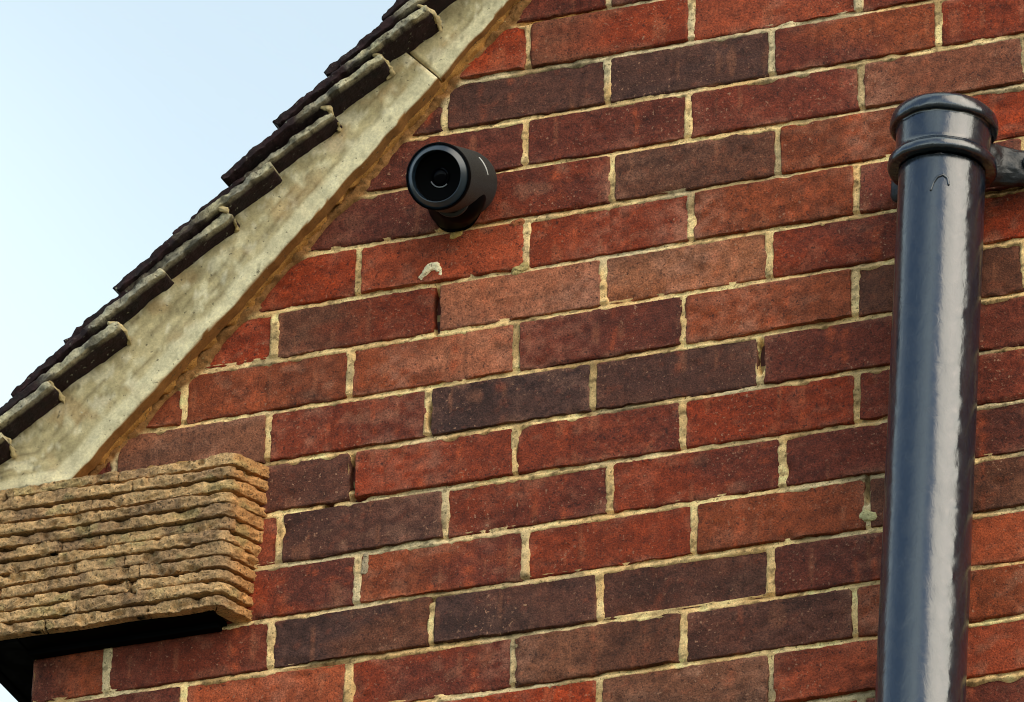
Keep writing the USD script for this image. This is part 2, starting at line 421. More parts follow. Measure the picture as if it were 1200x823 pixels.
    obj('brick', (v, F), BRICK, WALL, smooth=True, tone=tonev.clip(0.004, 0.9))


for i, b in enumerate(BRICKS):
    make_brick(i, *b)

# mortar: one sheet in the joints, recessed under each brick and flush above the next
st = 0.0021
gx = np.arange(CORNER + 0.003, RIGHT, st)
gz = np.arange(-0.87, 0.86, st)
GX, GZ = np.meshgrid(gx, gz, indexing='ij')
dist = np.full(GX.shape, 1.0)
for (xb, xt, x1, z0, z1, _) in BRICKS:
    ix = np.searchsorted(gx, [xb - 0.03, x1 + 0.03]); iz = np.searchsorted(gz, [z0 - 0.03, z1 + 0.03])
    sx, sz = slice(*ix), slice(*iz)
    x, z = GX[sx, sz], GZ[sx, sz]
    xl = xb + (xt - xb) * np.clip((z - z0) / (z1 - z0), 0, 1)
    a, b = np.maximum(xl - x, x - x1), np.maximum(z0 - z, z - z1)
    d = np.where((a > 0) & (b > 0), np.hypot(a, b), np.maximum(a, b))
    dist[sx, sz] = np.minimum(dist[sx, sz], d)
# height inside a bed joint: 0 on the lower brick, 1 under the upper one
zcs = np.array(sorted({(b[3], b[4]) for b in BRICKS}))
rel = np.zeros_like(GZ)
for (a0, a1), (b0, b1) in zip(zcs[:-1], zcs[1:]):
    m_ = (GZ >= a1 - 0.002) & (GZ <= b0 + 0.002)
    rel[m_] = np.clip((GZ[m_] - a1) / max(b0 - a1, 1e-4), 0, 1)
P = np.stack([GX, np.zeros_like(GX), GZ], -1)
n1 = fbm(P * 70, 4, 101)
n2 = fbm(P * 22, 3, 111)
n3 = fbm(P * 190, 2, 121)
Y = -0.0002 + 0.0046 * rel ** 1.5 * (0.35 + 1.1 * n2) + (n1 - 0.5) * 0.0045 + (n3 - 0.5) * 0.0022 + (n2 - 0.5) * 0.003
smear = np.clip((n2 - 0.56) * 6, 0, 1)
Y = Y - smear * 0.0016
Y = Y + np.clip(-dist - 0.0015, 0, 1) * 1.6            # dives below the brick faces away from the joint
groove = np.abs(rel - 0.55) < 0.16
Y = Y + np.where(groove & (n2 < 0.47), 0.0018, 0)


def dent(px, pz, rx, rz, depth):
    global Y
    q = ((GX - px) / rx) ** 2 + ((GZ - pz) / rz) ** 2
    Y = Y + depth * np.exp(-q ** 2)


# joints that have lost their mortar
for d_ in ((-0.2272, -0.146, 0.0048, 0.022, 0.04), (-0.220, -0.181, 0.010, 0.006, 0.02), (-0.1175, 0.074, 0.0048, 0.030, 0.045), (0.3225, -0.068, 0.0045, 0.022, 0.035),
           (-0.122, -0.083, 0.0035, 0.018, 0.016), (0.462, -0.28, 0.003, 0.020, 0.016), (0.0, -0.155, 0.003, 0.012, 0.014), (-0.26, -0.188, 0.006, 0.004, 0.014),
           (-0.115, -0.345, 0.05, 0.0025, 0.008), (0.15, -0.118, 0.05, 0.0025, 0.006), (0.05, 0.486, 0.10, 0.003, 0.008), (-0.27, -0.415, 0.05, 0.0025, 0.008)):
    dent(*d_)
# rough bedding along the bargeboard
lx = board_x(GZ)
below = (GX - lx) * ROOFS
fw = 0.004 + 0.022 * fbm(P * np.array([18, 1, 18]), 3, 131)
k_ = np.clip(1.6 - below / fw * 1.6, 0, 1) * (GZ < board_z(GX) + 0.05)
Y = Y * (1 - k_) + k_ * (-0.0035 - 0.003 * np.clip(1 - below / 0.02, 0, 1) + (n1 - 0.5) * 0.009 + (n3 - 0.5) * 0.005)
inside = (dist < -0.011) & (k_ < 0.02)
n_, m_ = GX.shape
idq = gridfaces(n_, m_)
keep = ~inside.ravel()[idq].all(1) & (GZ < board_z(GX) + 0.03).ravel()[idq].all(1)
F = tri(idq[keep])
usedv = np.unique(F)
remap = np.full(n_ * m_, -1); remap[usedv] = np.arange(len(usedv))
V = np.stack([GX, Y, GZ], -1).reshape(-1, 3)[usedv]
F = remap[F]
if np.cross(V[F[0, 1]] - V[F[0, 0]], V[F[0, 2]] - V[F[0, 0]])[1] > 0:
    F = F[:, ::-1]
mc = srgb((250, 212, 148)) + (srgb((224, 182, 122)) - srgb((250, 212, 148))) * np.clip((n2 - 0.4) * 4, 0, 1)[..., None]
mc = mc * (0.72 + 0.56 * n1)[..., None]
grime = np.clip((fbm(P * 120, 3, 141) - 0.6) * 6, 0, 0.7)
repoint = np.clip((fbm(P * 7, 3, 143) - 0.52) * 6, 0, 1)[..., None]
mc = mc + (srgb((206, 190, 152)) - mc) * repoint * 0.7
soot = np.clip((fbm(P * 15 + 5, 4, 145) - 0.54) * 5, 0, 0.38)
mc = mc * (1 - soot)[..., None]
mc = mc * (1 - 0.75 * grime)[..., None]
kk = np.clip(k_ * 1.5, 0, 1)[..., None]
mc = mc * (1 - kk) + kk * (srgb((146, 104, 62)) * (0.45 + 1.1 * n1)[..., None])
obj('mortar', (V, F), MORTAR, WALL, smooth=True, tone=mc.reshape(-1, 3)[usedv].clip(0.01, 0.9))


# splashes of mortar stuck on the brick faces
def splash(pts, rad, seed, h=0.003, col=(205, 175, 120), label=None):
    ball = [m3.Manifold.sphere(rad * s_, 14).scale((1, 0.35 * h / 0.003, 1)).translate((x_, -0.001, z_)) for x_, z_, s_ in pts]
    parts = [m3.Manifold.batch_hull([a_, b_]) for a_, b_ in zip(ball[:-1], ball[1:])] or ball
    mm = to_tm(m3.Manifold.batch_boolean(parts, m3.OpType.Add).refine_to_length(0.0015))
    mm.vertices += (fbm(mm.vertices * 260, 2, seed)[:, None] - 0.5) * 0.004 * np.array([1, 0.6, 1])
    obj('mortar_splash', mm, MORTAR, WALL, smooth=True, tone=np.tile(srgb(col), (len(mm.vertices), 1)), label=label)


splash([(-0.139, 0.125, 0.6), (-0.128, 0.138, 0.9), (-0.119, 0.138, 1.0), (-0.111, 0.124, 0.5)], 0.0068, 1, 0.007, (255, 236, 190), 'pale hooked dab of mortar on the brick under the camera')
splash([(-0.008, 0.113, 1.1), (0.003, 0.117, 0.9)], 0.007, 2, 0.0035, (180, 158, 104))
splash([(0.459, -0.318, 1.2), (0.468, -0.321, 1.0)], 0.0065, 3, 0.004, (200, 190, 138), 'whitish blob of mortar beside the pipe')
splash([(-0.207, -0.290, 0.9), (-0.205, -0.268, 0.6)], 0.006, 4, 0.0022, (168, 150, 120))
splash([(0.012, -0.372, 0.6), (0.020, -0.370, 0.5)], 0.0045, 6, 0.0025, (168, 130, 100))
splash([(-0.096, 0.1795, 1.0), (-0.087, 0.181, 0.8)], 0.006, 7, 0.004, (214, 178, 104))
splash([(-0.013, 0.183, 1.0), (-0.003, 0.184, 1.1)], 0.005, 8, 0.004, (160, 96, 62))

# ------------------------------------------------------------------ bargeboards
def board(x0, x1, y0, y1, drop0, drop1, seed, width=0.118):
    """A board along the verge between two places; front at y0, back at y1; drop = how far its lower edge hangs below the line."""
    n = max(4, int((x1 - x0) / 0.004))
    xs = np.linspace(x0, x1, n)
    zs = board_z(xs) - np.linspace(drop0, drop1, n)
    along = np.array([ROOFC, ROOFS]); up = np.array([-ROOFS, ROOFC])
    ring = [(y1, 0.001), (y0 + 0.003, 0.0), (y0 + 0.0008, 0.0012), (y0, 0.004)] + [(y0, w) for w in np.arange(0.009, width, 0.005)] + [(y1, width)]
    R_ = np.array(ring)
    X_ = xs[:, None] + up[0] * R_[None, :, 1]
    Z_ = zs[:, None] + up[1] * R_[None, :, 1]
    Y_ = np.repeat(R_[None, :, 0], n, 0)
    q = np.stack([X_, np.full_like(X_, seed * 1.0), Z_], -1)
    front = (R_[None, :, 0] < y0 + 0.002)
    Y_ = Y_ + front * ((fbm(q * 60, 4, 201) - 0.5) * 0.0045 + (fbm(q * 14, 2, 203) - 0.5) * 0.005)
    wob = (fbm(q * np.array([36, 1, 36]), 4, 205) - 0.5) * 0.007
    X_ = X_ + wob * 0.7; Z_ = Z_ - wob * 0.7
    n_, m_ = X_.shape
    v = np.stack([X_, Y_, Z_], -1).reshape(-1, 3)
    F_ = [tri(gridfaces(n_, m_))]
    for e, rev in ((np.arange(m_), False), (np.arange(m_) + (n_ - 1) * m_, True)):
        t_ = np.array([(e[0], e[j], e[j + 1]) for j in range(1, m_ - 1)])
        F_.append(t_[:, ::-1] if rev else t_)
    m = trimesh.Trimesh(v, np.vstack(F_), process=False)
    m.fix_normals()
    w = R_[None, :, 1] + 0 * X_
    base = srgb((192, 177, 134))
    g = srgb((150, 138, 98))
    warm = srgb((172, 136, 90))
    pale = srgb((224, 214, 174))
    a_ = np.clip((fbm(q * 16, 4, 211) - 0.45) * 2.5, 0, 0.5)[..., None]
    b_ = np.clip((fbm(q * 24, 4, 213) - 0.57) * 5, 0, 0.6)[..., None]
    c_ = base + (g - base) * a_
    al = X_ * along[0] + Z_ * along[1]
    sk = fbm(np.stack([al * 14, 0 * al + seed, w * 130], -1), 4, 221)
    c_ = c_ + (srgb((122, 108, 76)) - c_) * np.clip((sk - 0.50) * 4, 0, 0.6)[..., None]
    flake = np.clip((fbm(q * 52, 4, 223) - 0.62) * 14, 0, 0.6)[..., None]
    c_ = c_ + (srgb((226, 216, 182)) - c_) * flake
    c_ = c_ + (warm - c_) * b_ * 0.7
    c_ = c_ + (pale - c_) * np.clip((fbm(q * 60, 3, 215) - 0.60) * 5, 0, 0.7)[..., None]
    lip = np.clip(1 - (w - 0.022 - 0.02 * (fbm(q * 12, 2, 217) - 0.5)) / 0.006, 0, 1)[..., None]
    c_ = c_ + (pale - c_) * lip * 0.72
    crack = np.clip((noise(q * np.array([130, 1, 130]), 219) - 0.86) * 8, 0, 0.6)[..., None]
    c_ = c_ * (1 - 0.6 * crack)
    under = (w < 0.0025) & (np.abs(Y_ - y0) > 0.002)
    c_[under] = srgb((150, 106, 58)) * 0.9  # underside browned: shade and warm bounce painted into the colour
    obj('bargeboard', m, BOARD, HOUSE, smooth=35 if False else True, tone=c_.reshape(-1, 3).clip(0.01, 0.9))


board(-0.80, -0.1125, -0.034, -0.012, 0.0, 0.0, 1)
board(-0.112, 1.25, -0.027, -0.010, -0.004, -0.004, 2)

# ragged mortar between the boards and the bricks
n = 520
xs = np.linspace(-0.60, 1.2, n)
R_ = np.array([(-0.0155, 0.03), (-0.015, 0.004), (-0.013, 0.001), (-0.010, 0.000), (-0.007, 0.0), (-0.004, -0.001), (0.003, -0.003), (0.007, 0.004)])
X_ = xs[:, None] + -ROOFS * R_[None, :, 1]
Z_ = board_z(xs)[:, None] + ROOFC * R_[None, :, 1]
Y_ = np.repeat(R_[None, :, 0], n, 0)
q = np.stack([X_, Y_ * 0.6, Z_], -1)
bl = (fbm(q * 75, 4, 231) - 0.42) * 0.013 * np.linspace(0.25, 1, 8)[None, :] + np.where(noise(q * 34, 233) > 0.76, -0.005, 0)
X_ = X_ + bl * 0.72; Z_ = Z_ - bl * 0.70
vm = trimesh.Trimesh(np.stack([X_, Y_, Z_], -1).reshape(-1, 3), tri(gridfaces(*X_.shape)), process=False)
if vm.face_normals[:, 2].mean() > 0:
    vm.invert()
nn = fbm(q * 70, 3, 241)
obj('verge_mortar', vm, MORTAR, HOUSE, smooth=True, tone=(srgb((176, 126, 66)) * (0.4 + 1.15 * nn)[..., None]).reshape(-1, 3).clip(0.01, 0.9))

# ------------------------------------------------------------------ roof: a deck and tiles lapped over the verge
deck = Polygon([(-0.80, zt(-0.80) + 0.055), (APEX, zt(APEX) + 0.055), (2 * APEX + 0.86, zt(-0.86) + 0.055), (2 * APEX + 0.86, zt(-0.86) + 0.03), (APEX, zt(APEX) + 0.03), (-0.80, zt(-0.80) + 0.03)])
dm = trimesh.creation.extrude_polygon(deck, 7.0, engine='earcut')
dm.apply_transform(np.array([[1, 0, 0, 0], [0, 0, -1, 6.98], [0, 1, 0, 0], [0, 0, 0, 1]], float))
ROOF = obj('roof', dm, SOFFIT, HOUSE, smooth=False)
TA = math.radians(34.9)
td = np.array([math.cos(TA), math.sin(TA)]); tn = np.array([-math.sin(TA), math.cos(TA)])
GA = np.array([0.0725, 0.0686])


def make_tile(i, col):
    rg = np.random.default_rng(500 + i * 7 + col)
    t0 = np.array([-0.6835, 0.0058]) + GA * (i + rg.normal(0, 0.035))
    L, W, th = 0.262 + rg.normal(0, 0.008) * (col == 0), 0.165, np.clip(0.0108 + rg.normal(0, 0.0016), 0.008, 0.0135)
    ya = -0.074 + 0.167 * col + np.clip(rg.normal(0, 0.006), -0.012, 0.009) * (col == 0)
    nl, nw, nt = (110 if col == 0 else 30), (16 if col == 0 else 5), 6
    dirv = td + tn * rg.normal(0, 0.018)
    # surface grid of the slab: closed ring round the section (y, t) x along the length
    ys = np.linspace(0, W, nw)
    sec = [(0.0, t_) for t_ in np.linspace(0, th, nt)] + [(y_, th) for y_ in ys[1:-1]] + [(W, t_) for t_ in np.linspace(th, 0, nt)] + [(y_, 0.0) for y_ in ys[-2:0:-1]]
    sec = np.array(sec)
    ls = np.linspace(0, L, nl)
    Yg = np.repeat(sec[None, :, 0], nl, 0); Tg = np.repeat(sec[None, :, 1], nl, 0); Lg = np.repeat(ls[:, None], len(sec), 1)
    q = np.stack([Lg, Yg + col * 3.3, Tg + i * 1.37], -1)
    rgh = fbm(q * np.array([120, 120, 120]), 4, 301) - 0.5
    side = np.exp(-Yg / 0.006)
    camber = -0.004 * ((Lg / L - 0.5) ** 2) * 4 - 0.002
    Tg2 = Tg + camber + rgh * (0.0035 + 0.003 * side)
    Yg2 = Yg + side * (fbm(q * np.array([75, 1, 60]), 3, 303) - 0.5) * 0.008
    Lg2 = Lg + (fbm(q * np.array([1, 50, 60]), 2, 305) - 0.5) * 0.008 * (np.exp(-Lg / 0.01) - np.exp(-(L - Lg) / 0.01))
    # rounded ends
    en = np.exp(-np.minimum(Lg, L - Lg) / 0.003)
    Tg2 = Tg2 + (th / 2 - Tg) * 0.35 * en
    v = np.stack([t0[0] + dirv[0] * Lg2 + tn[0] * Tg2, ya + Yg2, t0[1] + dirv[1] * Lg2 + tn[1] * Tg2], -1).reshape(-1, 3)
    m_ = len(sec)
    q_ = []
    for a_ in range(nl - 1):
        j = np.arange(m_)
        q_.append(np.stack([a_ * m_ + j, a_ * m_ + (j + 1) % m_, (a_ + 1) * m_ + (j + 1) % m_, (a_ + 1) * m_ + j], 1))
    F_ = [tri(np.vstack(q_))]
    ca, cb = len(v), len(v) + 1
    v = np.vstack([v, v[:m_].mean(0), v[-m_:].mean(0)])
    j = np.arange(m_)
    F_.append(np.stack([(j + 1) % m_, j, np.full(m_, ca)], 1))
    F_.append(np.stack([(nl - 1) * m_ + j, (nl - 1) * m_ + (j + 1) % m_, np.full(m_, cb)], 1))
    m = trimesh.Trimesh(v, np.vstack(F_), process=False)
    m.fix_normals()
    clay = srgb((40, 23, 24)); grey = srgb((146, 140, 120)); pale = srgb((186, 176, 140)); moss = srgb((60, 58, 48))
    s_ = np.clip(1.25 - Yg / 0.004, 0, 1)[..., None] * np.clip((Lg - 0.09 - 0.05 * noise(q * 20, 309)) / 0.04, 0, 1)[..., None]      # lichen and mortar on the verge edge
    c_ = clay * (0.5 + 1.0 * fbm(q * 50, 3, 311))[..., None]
    e_ = grey + (pale - grey) * np.clip((fbm(q * np.array([24, 20, 20]), 3, 313) - 0.45) * 5, 0, 1)[..., None]
    e_ = e_ + (moss - e_) * np.clip((fbm(q * 60, 3, 315) - 0.52) * 7, 0, 0.85)[..., None]
    hp = np.clip((Lg - 0.222) / 0.03, 0, 1)[..., None]
    e_ = e_ + (pale - e_) * hp * 0.7
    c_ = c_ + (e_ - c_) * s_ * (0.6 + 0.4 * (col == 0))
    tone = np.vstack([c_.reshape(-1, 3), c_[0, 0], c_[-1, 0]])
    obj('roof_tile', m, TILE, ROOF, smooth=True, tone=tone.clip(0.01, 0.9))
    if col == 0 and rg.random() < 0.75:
        # pale mortar dab added to give the lit crescent at the tile's head
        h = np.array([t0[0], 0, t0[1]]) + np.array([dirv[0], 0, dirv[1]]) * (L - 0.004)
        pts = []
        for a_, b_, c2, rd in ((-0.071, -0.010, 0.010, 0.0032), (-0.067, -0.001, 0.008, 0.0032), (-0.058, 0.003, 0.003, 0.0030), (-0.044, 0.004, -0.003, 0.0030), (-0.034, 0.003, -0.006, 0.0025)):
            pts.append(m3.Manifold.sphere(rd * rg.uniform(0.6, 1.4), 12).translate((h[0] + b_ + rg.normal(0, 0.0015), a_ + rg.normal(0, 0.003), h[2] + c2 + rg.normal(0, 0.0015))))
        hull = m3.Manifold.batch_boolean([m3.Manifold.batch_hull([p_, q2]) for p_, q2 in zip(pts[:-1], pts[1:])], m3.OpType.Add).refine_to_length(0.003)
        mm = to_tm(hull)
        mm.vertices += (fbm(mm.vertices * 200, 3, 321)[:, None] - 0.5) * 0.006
        obj('lit_head_dab', mm, BOARD, ROOF, smooth=True, tone=np.tile(srgb((186, 168, 124)), (len(mm.vertices), 1)) * (0.6 + 0.8 * fbm(mm.vertices * 120, 2, 323))[:, None])


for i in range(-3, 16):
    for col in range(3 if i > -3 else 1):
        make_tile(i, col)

# ------------------------------------------------------------------ corbelled kneeler of thin creasing tiles
ck = np.array([-0.90, -0.368])
NL = 12
ztop, zbot = -0.120, -0.337
lay = (ztop - zbot) / NL
core = to_tm(rbox(-0.85, -0.380, -0.047, 0.03, zbot + 0.003, ztop - 0.004, 0.003))
# the core fills right up to the tiles: bed mortar, darker than in the wall joints
core = trimesh.Trimesh(core.vertices, core.faces)
core = core.subdivide_to_size(0.012)
KN = obj('eaves_corbel', core, MORTAR, HOUSE, smooth=True, tone=(srgb((84, 60, 36)) * (0.4 + 0.9 * fbm(core.vertices * 80, 3, 401))[:, None]).clip(0.01, 0.9))


def corbel_tile(k, xa, xb, last, seed):
    rg = np.random.default_rng(seed)
    za = zbot + k * lay + 0.0012
    zb = zbot + (k + 1) * lay - 0.0032 + rg.normal(0, 0.0006)
    yf = -0.058 + rg.normal(0, 0.0014) - 0.002 * (k / NL)
    top = 0.010 * k / NL                              # the return splays towards the top
    # plan outline of the front: along x, then round the corner and back to the wall
    if last:
        n1_ = max(3, int((xb - 0.010 - xa) / 0.0021))
        xs = np.linspace(xa, xb - 0.010, n1_)
        pl = [(x_, yf) for x_ in xs]
        pl += [(xb - 0.006, yf + 0.0012), (xb - 0.0015, yf + 0.005)]
        pl += [(xb + 0.001 + (0.017 + top) * t_, yf + 0.008 + (0.001 - yf - 0.008) * t_) for t_ in np.linspace(0, 1, 14)]
    else:
        n1_ = max(3, int((xb - xa) / 0.0021))
        pl = [(x_, yf) for x_ in np.linspace(xa, xb, n1_)]
        pl = [(pl[0][0], yf + 0.02), (pl[0][0], yf + 0.0012)] + pl[1:-1] + [(pl[-1][0], yf + 0.0012), (pl[-1][0], yf + 0.02)]
    pl = np.array(pl)
    tang = np.gradient(pl, axis=0)
    nrm = np.stack([tang[:, 1], -tang[:, 0]], 1)
    nrm /= np.maximum(np.linalg.norm(nrm, axis=1, keepdims=True), 1e-9)
    h = zb - za
    prof = np.array([(0.022, 0.0), (0.0012, 0.0), (0.0002, 0.0008), (0, 0.0030), (0, 0.0055), (0, 0.0080), (0, 0.0105), (0.0003, h - 0.0008), (0.0014, h), (0.022, h)])
    X_ = pl[:, None, 0] - nrm[:, None, 0] * prof[None, :, 0]
    Y_ = pl[:, None, 1] - nrm[:, None, 1] * prof[None, :, 0]
    Z_ = za + np.repeat(prof[None, :, 1], len(pl), 0)
    q = np.stack([X_, Y_, Z_ + 0.9 * k], -1)
    w = np.clip(1 - prof[:, 0] / 0.012, 0, 1)[None, :]
    rgh = (fbm(q * np.array([150, 150, 300]), 4, 411) - 0.46) * 0.0100 + (fbm(q * 30 + 2.7 * k, 2, 413) - 0.5) * 0.003 - 0.006 * np.clip((fbm(q * 70, 2, 412) - 0.62) * 8, 0, 1)
    X_ = X_ + nrm[:, None, 0] * rgh * w; Y_ = Y_ + nrm[:, None, 1] * rgh * w
    Z_ = Z_ + (fbm(q * np.array([110, 110, 60]) + 7, 3, 415) - 0.5) * 0.0020 * w + np.r_[np.zeros(7), 1, 1, 0][None, :] * 0.0030 * np.clip((fbm(np.stack([X_ * 16, 0 * X_, 0 * X_ + k * 1.7], -1), 2, 418) - 0.50) * 8, 0, 1) + (fbm(np.stack([X_ * 7, 0 * X_, 0 * X_ + 0.25 * k], -1), 2, 417) - 0.5) * 0.006
    m = trimesh.Trimesh(np.stack([X_, Y_, Z_], -1).reshape(-1, 3), tri(gridfaces(*X_.shape)), process=False)
    ctr = np.array([xb - 0.1, 0.05, (za + zb) / 2])
    if ((m.face_normals * (m.triangles_center - ctr)).sum(1)).mean() < 0:
        m.invert()
    a_ = np.clip((fbm(q * np.array([20, 20, 1]), 3, 421) - 0.42) * 4, 0, 1)[..., None]
    c_ = srgb((203, 165, 116)) + (srgb((158, 126, 92)) - srgb((203, 165, 116))) * a_
    orange = srgb((196, 130, 66))  # warm light on the return face, painted into the tile colour
    o_ = np.clip((X_ - (ck[1] - 0.006)) / 0.008, 0, 1)[..., None] if last else 0
    c_ = c_ + (orange - c_) * o_ * 0.55
    c_ = c_ * (0.5 + 1.0 * fbm(q * 130, 3, 423))[..., None]
    c_ = c_ + (srgb((150, 146, 96)) - c_) * np.clip((fbm(q * 30, 3, 425) - 0.62) * 6, 0, 0.4)[..., None]
    obj('creasing_tile', m, CLAY, KN, smooth=True, tone=c_.reshape(-1, 3).clip(0.01, 0.9))


for k in range(NL):
    rg = np.random.default_rng(900 + k)
    right = ck[1] - 0.011 * (NL - 1 - k) / NL
    cuts = [right]
    x_ = right - rg.uniform(0.10, 0.24)
    while x_ > -0.83:
        cuts.append(x_)
        x_ -= rg.uniform(0.14, 0.22)
    cuts.append(-0.84)
    for j, (b_, a_) in enumerate(zip(cuts[:-1], cuts[1:])):
        corbel_tile(k, a_ + 0.0006, b_ - (0 if j == 0 else 0.0006), j == 0, 7000 + 31 * k + j)

# thin bed of mortar on top of the kneeler
n = 220
xs = np.linspace(-0.60, -0.347, n)
prof = np.array([(-0.046, -0.003), (-0.043, 0.003), (-0.030, 0.006), (-0.015, 0.008), (0.002, 0.012)])
X_ = np.repeat(xs[:, None], 5, 1); Y_ = np.repeat(prof[None, :, 0], n, 0); Z_ = ztop + np.repeat(prof[None, :, 1], n, 0)
q = np.stack([X_, Y_, Z_], -1)
Z_ = Z_ + (fbm(q * 80, 3, 431) - 0.5) * 0.008 - 0.012 * np.clip((X_ + 0.365) / 0.018, 0, 1) ** 2
Y_ = Y_ + (fbm(q * 60 + 9, 3, 433) - 0.5) * 0.012 + 0.05 * np.clip((X_ + 0.375) / 0.028, 0, 1) * (Y_ < -0.01) * (-Y_ / 0.045)
bm = trimesh.Trimesh(np.stack([X_, Y_, Z_], -1).reshape(-1, 3), tri(gridfaces(*X_.shape)), process=False)
if bm.face_normals[:, 2].mean() < 0:
    bm.invert()
obj('corbel_bedding', bm, MORTAR, KN, smooth=True, tone=(srgb((158, 122, 74)) * (0.4 + 1.1 * fbm(q * 90, 3, 435))[..., None]).reshape(-1, 3).clip(0.01, 0.9))

# black boarded soffit that runs back under the eaves, with its fascia
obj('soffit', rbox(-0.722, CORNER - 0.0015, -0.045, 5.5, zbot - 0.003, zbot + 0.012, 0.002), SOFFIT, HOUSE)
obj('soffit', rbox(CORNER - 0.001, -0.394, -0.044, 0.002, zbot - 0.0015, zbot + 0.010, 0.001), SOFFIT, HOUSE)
obj('soffit_shade_strip', rbox(CORNER - 0.0005, -0.400, -0.014, 0.0025, zbot - 0.0095, zbot + 0.004, 0.001), SOFFIT, HOUSE)  # black strip over the mortar joint, standing in for shade under the corbel
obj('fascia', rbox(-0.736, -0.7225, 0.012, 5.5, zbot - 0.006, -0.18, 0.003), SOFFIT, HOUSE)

# ------------------------------------------------------------------ cast soil pipe with an eared socket
a0, a1 = np.array([0.592, -0.092, 0.106]), np.array([0.555, -0.092, -0.616])
axis = (a0 - a1) / np.linalg.norm(a0 - a1)
base = a0 - axis * 1.45
PIPE = thing('soil_pipe', 'glossy black painted cast pipe with ringed top running up the brick wall', 'pipe', base + [0, 0, H0])
T0 = align(axis, (0, 0, 0))
LEN = 1.460


def piped(mesh):
    m = mesh.copy(); m.apply_transform(T0); return m


pr = 0.0545
ht = np.linspace(0, LEN - 0.02, 420)
tube = lathe([(pr, h_) for h_ in ht], 96)
ang = np.arctan2(tube.vertices[:, 1], tube.vertices[:, 0])
q = np.stack([np.cos(ang) * 0.055, np.sin(ang) * 0.055, tube.vertices[:, 2]], -1)
lump = (fbm(q * np.array([40, 40, 14]), 3, 501) - 0.5) * 0.0009
runs = np.clip(fbm(q * np.array([90, 90, 50]), 3, 503) - 0.5, 0, 1) * np.exp(-((ang + 0.62) / 0.22) ** 2) * 0.0045
tube.vertices[:, :2] *= (1 + (lump + runs) / pr)[:, None]
obj('pipe', piped(tube), PIPE_PAINT, PIPE, smooth=True)
zs0 = LEN - 0.016                                 # level of the lower bead's underside


def torus_profile(r0, h0, rad, n=10):
    return [(r0 + rad * math.cos(t_), h0 + rad * math.sin(t_)) for t_ in np.linspace(-math.pi / 2, math.pi / 2, n)]


prof = [(pr - 0.004, zs0 - 0.002), (pr + 0.001, zs0 - 0.002)] + [(0.0655, zs0 - 0.002), (0.0682, zs0), (0.0692, zs0 + 0.004), (0.0688, zs0 + 0.009), (0.0660, zs0 + 0.0135), (0.0620, zs0 + 0.017)] + [(0.0602, zs0 + 0.0195), (0.0597, zs0 + 0.025), (0.0597, zs0 + 0.054), (0.0610, zs0 + 0.0562), (0.0650, zs0 + 0.0560), (0.0675, zs0 + 0.058), (0.0682, zs0 + 0.063), (0.0676, zs0 + 0.069)] \
    + [(0.0655, zs0 + 0.0750), (0.0610, zs0 + 0.0800), (0.0560, zs0 + 0.0825), (0.0510, zs0 + 0.082), (0.0480, zs0 + 0.078), (0.0480, zs0)]
sock = lathe(prof, 96)
q = sock.vertices
sock.vertices[:, :2] *= (1 + (fbm(q * 75, 4, 511) - 0.5) * 0.040)[:, None]
sock.vertices[:, 2] += (fbm(q * 60 + 3, 3, 513) - 0.5) * 0.003
obj('socket', piped(sock), PIPE_PAINT, PIPE, smooth=40)
# a curled run of paint below the socket
Tn = m3.Manifold
arc = [(math.radians(d_), zz) for d_, zz in ((-86, -0.064), (-83, -0.054), (-78, -0.046), (-71, -0.043), (-65, -0.047), (-63, -0.056))]
sp = [Tn.sphere(0.0016, 10).translate(((pr + 0.0005) * math.cos(a_), (pr + 0.0005) * math.sin(a_), zs0 + zz + 0.008)) for a_, zz in arc]
obj('paint_run', piped(to_tm(Tn.batch_boolean([Tn.batch_hull([p_, q_]) for p_, q_ in zip(sp[:-1], sp[1:])], m3.OpType.Add))), PIPE_PAINT, PIPE)
# ears: cast lugs from the socket to the wall, each with a boss and a nail head
for s_, reach in ((1, 0.118), (-1, 0.082)):
    cs = [(0.030, 0.020, 0.022, 0.022), (0.052, 0.050, 0.028, 0.020), (reach - 0.02, 0.074, 0.030, 0.014), (reach, 0.078, 0.028, 0.010)]
    hulls = []
    for (xa, ya, za, ra), (xb, yb, zb, rb) in zip(cs[:-1], cs[1:]):
        hulls.append(Tn.batch_hull([Tn.sphere(ra_, 18).scale((1, 0.8, 1)).translate((s_ * x_, y_, zs0 + z_ + dz_)) for x_, y_, z_, ra_ in ((xa, ya, za, ra), (xb, yb, zb, rb)) for dz_ in (-0.008, 0.010)]))
    ear = to_tm(Tn.batch_boolean(hulls, m3.OpType.Add).refine_to_length(0.004))
    ear = trimesh.smoothing.filter_taubin(ear, iterations=6)
    ear.vertices += ear.vertex_normals * ((fbm(ear.vertices * 70, 3, 521) - 0.5) * 0.006)[:, None]
    e = obj('ear', piped(ear), EAR_PAINT, PIPE, smooth=True)
    nail = lathe([(0, 0.012), (0.006, 0.011), (0.0095, 0.007), (0.0105, 0.0), (0.0105, -0.012)], 20)
    nail.apply_transform(align((0, -1, 0), (s_ * (reach - 0.022), 0.060, zs0 + 0.031)))
    obj('nail_head', piped(nail), EAR_PAINT, e)

# ------------------------------------------------------------------ security camera
tgt = np.array([-0.075, -0.120, 0.200])             # centre of the front face
ax = np.array([-0.03, -math.cos(math.radians(23)), -math.sin(math.radians(23))]); ax /= np.linalg.norm(ax)
CAM = thing('security_camera', 'black bullet security camera with round lens fixed to the brick wall', 'camera', tgt + [0, 0, H0])
TC = align(ax, (0, 0, 0), (1, 0, 0))


def camd(mesh, *t):
    m = mesh.copy(); m.apply_scale(1.07); m.apply_transform(TC); return m


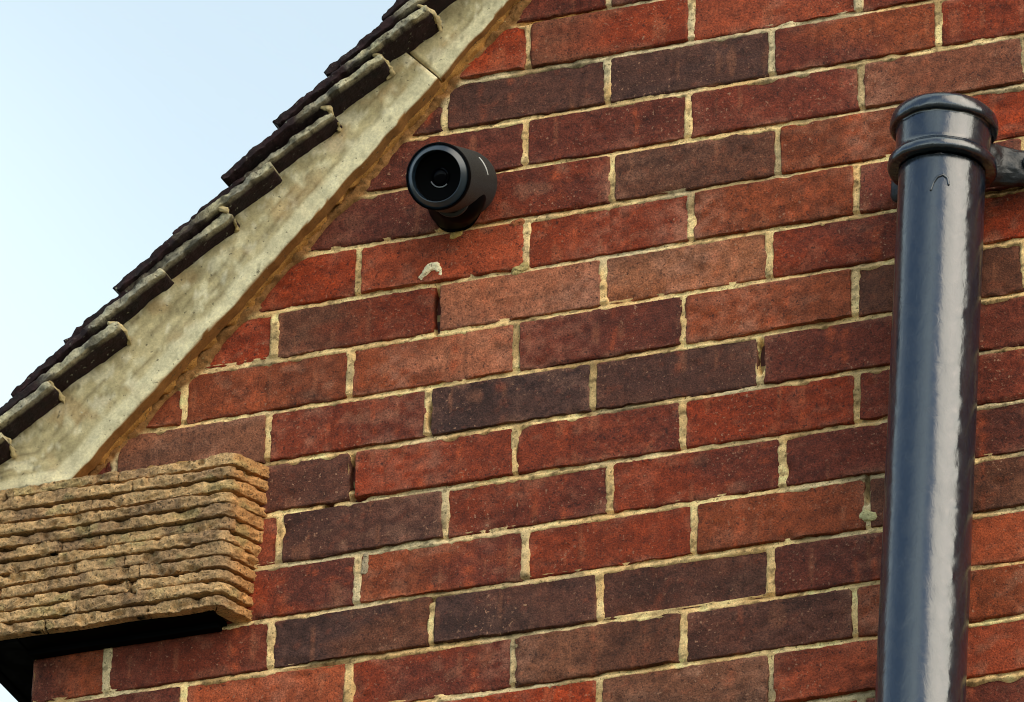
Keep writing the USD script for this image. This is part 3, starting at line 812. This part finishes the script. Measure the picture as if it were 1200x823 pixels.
BL = 0.104
body = lathe([(0, -BL), (0.033, -BL), (0.0375, -BL + 0.0015), (0.0402, -BL + 0.006), (0.0412, -BL + 0.014), (0.0413, -BL + 0.04), (0.0408, -0.0085), (0.0405, -0.0078)], 96)
obj('body', camd(body), CAM_BODY, CAM)
bez = lathe([(0.0395, -0.0082), (0.0395, -0.0052), (0.0412, -0.0048), (0.0415, -0.0030), (0.0408, -0.0012), (0.0392, -0.0004)], 96)
obj('seam_ring', camd(bez), CAM_DARK, CAM)
ring = lathe([(0.0394, -0.0032), (0.0388, -0.0020), (0.0318, 0.0034), (0.0312, 0.0032), (0.0308, 0.0018), (0.0306, -0.0050)], 96)
obj('front_ring', camd(ring), CAM_RING, CAM)
inner = lathe([(0.0302, -0.0050), (0.0292, -0.0056), (0.0285, -0.0070), (0.0120, -0.0105), (0, -0.0105)], 96)
obj('front_face', camd(inner), CAM_DARK, CAM)
lens_ = lathe([(0.0115, -0.0104), (0.0113, -0.0085), (0.0100, -0.0078), (0.0092, -0.0090), (0.0090, -0.0098)], 64)
lr = obj('lens_ring', camd(lens_), CAM_GLASS, CAM)
gl = lathe([(0.0092, -0.0098)] + [(0.0092 * math.cos(t_), -0.0098 + 0.0034 * math.sin(t_)) for t_ in np.linspace(0.1, math.pi / 2, 10)], 64)
obj('lens', camd(gl), CAM_GLASS, CAM)
# highlight on the lens, modelled as a pale solid arc
arcp = [Tn.sphere(0.0008, 10).translate((0.0125 * math.cos(a_) + 0.000, 0.0125 * math.sin(a_), -0.0095)) for a_ in np.radians(np.linspace(200, 305, 14))]
obj('lens_glint', camd(to_tm(Tn.batch_boolean([Tn.batch_hull([p_, q_]) for p_, q_ in zip(arcp[:-1], arcp[1:])], m3.OpType.Add))), CAM_GLINT, CAM)
# white mark on the barrel's right shoulder
mk = []
for a_ in np.linspace(0, 1, 9):
    th_ = math.radians(2 + 32 * a_)
    mk.append(Tn.sphere(0.0009 + 0.0004 * math.sin(a_ * math.pi), 8).translate((0.0411 * math.cos(th_), 0.0411 * math.sin(th_), -0.064 + 0.004 * a_)))
obj('white_mark', camd(to_tm(Tn.batch_boolean([Tn.batch_hull([p_, q_]) for p_, q_ in zip(mk[:-1], mk[1:])], m3.OpType.Add))), CAM_WHITE, CAM)
# mount: a round foot on the wall below the barrel, its stem and ball, fattened in black to take in the shadow there
wally = -0.001 - tgt[1]
foot_c = np.array([-0.016, wally, 0.018])
foot = lathe([(0, 0.018), (0.020, 0.0175), (0.028, 0.014), (0.0325, 0.007), (0.034, 0.0)], 64)
foot.apply_transform(align((0, -1, 0), foot_c))
obj('mounting_foot', foot, CAM_DARK, CAM)
pa, pb = foot_c + [0, -0.014, 0.002], -ax * (BL - 0.03) + np.array([0, 0, -0.020])
stem = Tn.batch_hull([Tn.sphere(0.0355, 32).translate(tuple(pa)), Tn.sphere(0.0375, 32).translate(tuple(pb))])
obj('mounting_arm', to_tm(stem), CAM_DARK, CAM, smooth=True)
lip = lathe([(0.020, -0.0035), (0.0245, -0.0025), (0.0255, 0.0), (0.0245, 0.0025), (0.020, 0.0035)], 48)
lip.apply_transform(align(np.array([0, -0.85, -0.5]), pb + np.array([0, -0.022, -0.016])))
obj('mounting_collar', lip, CAM_BODY, CAM)
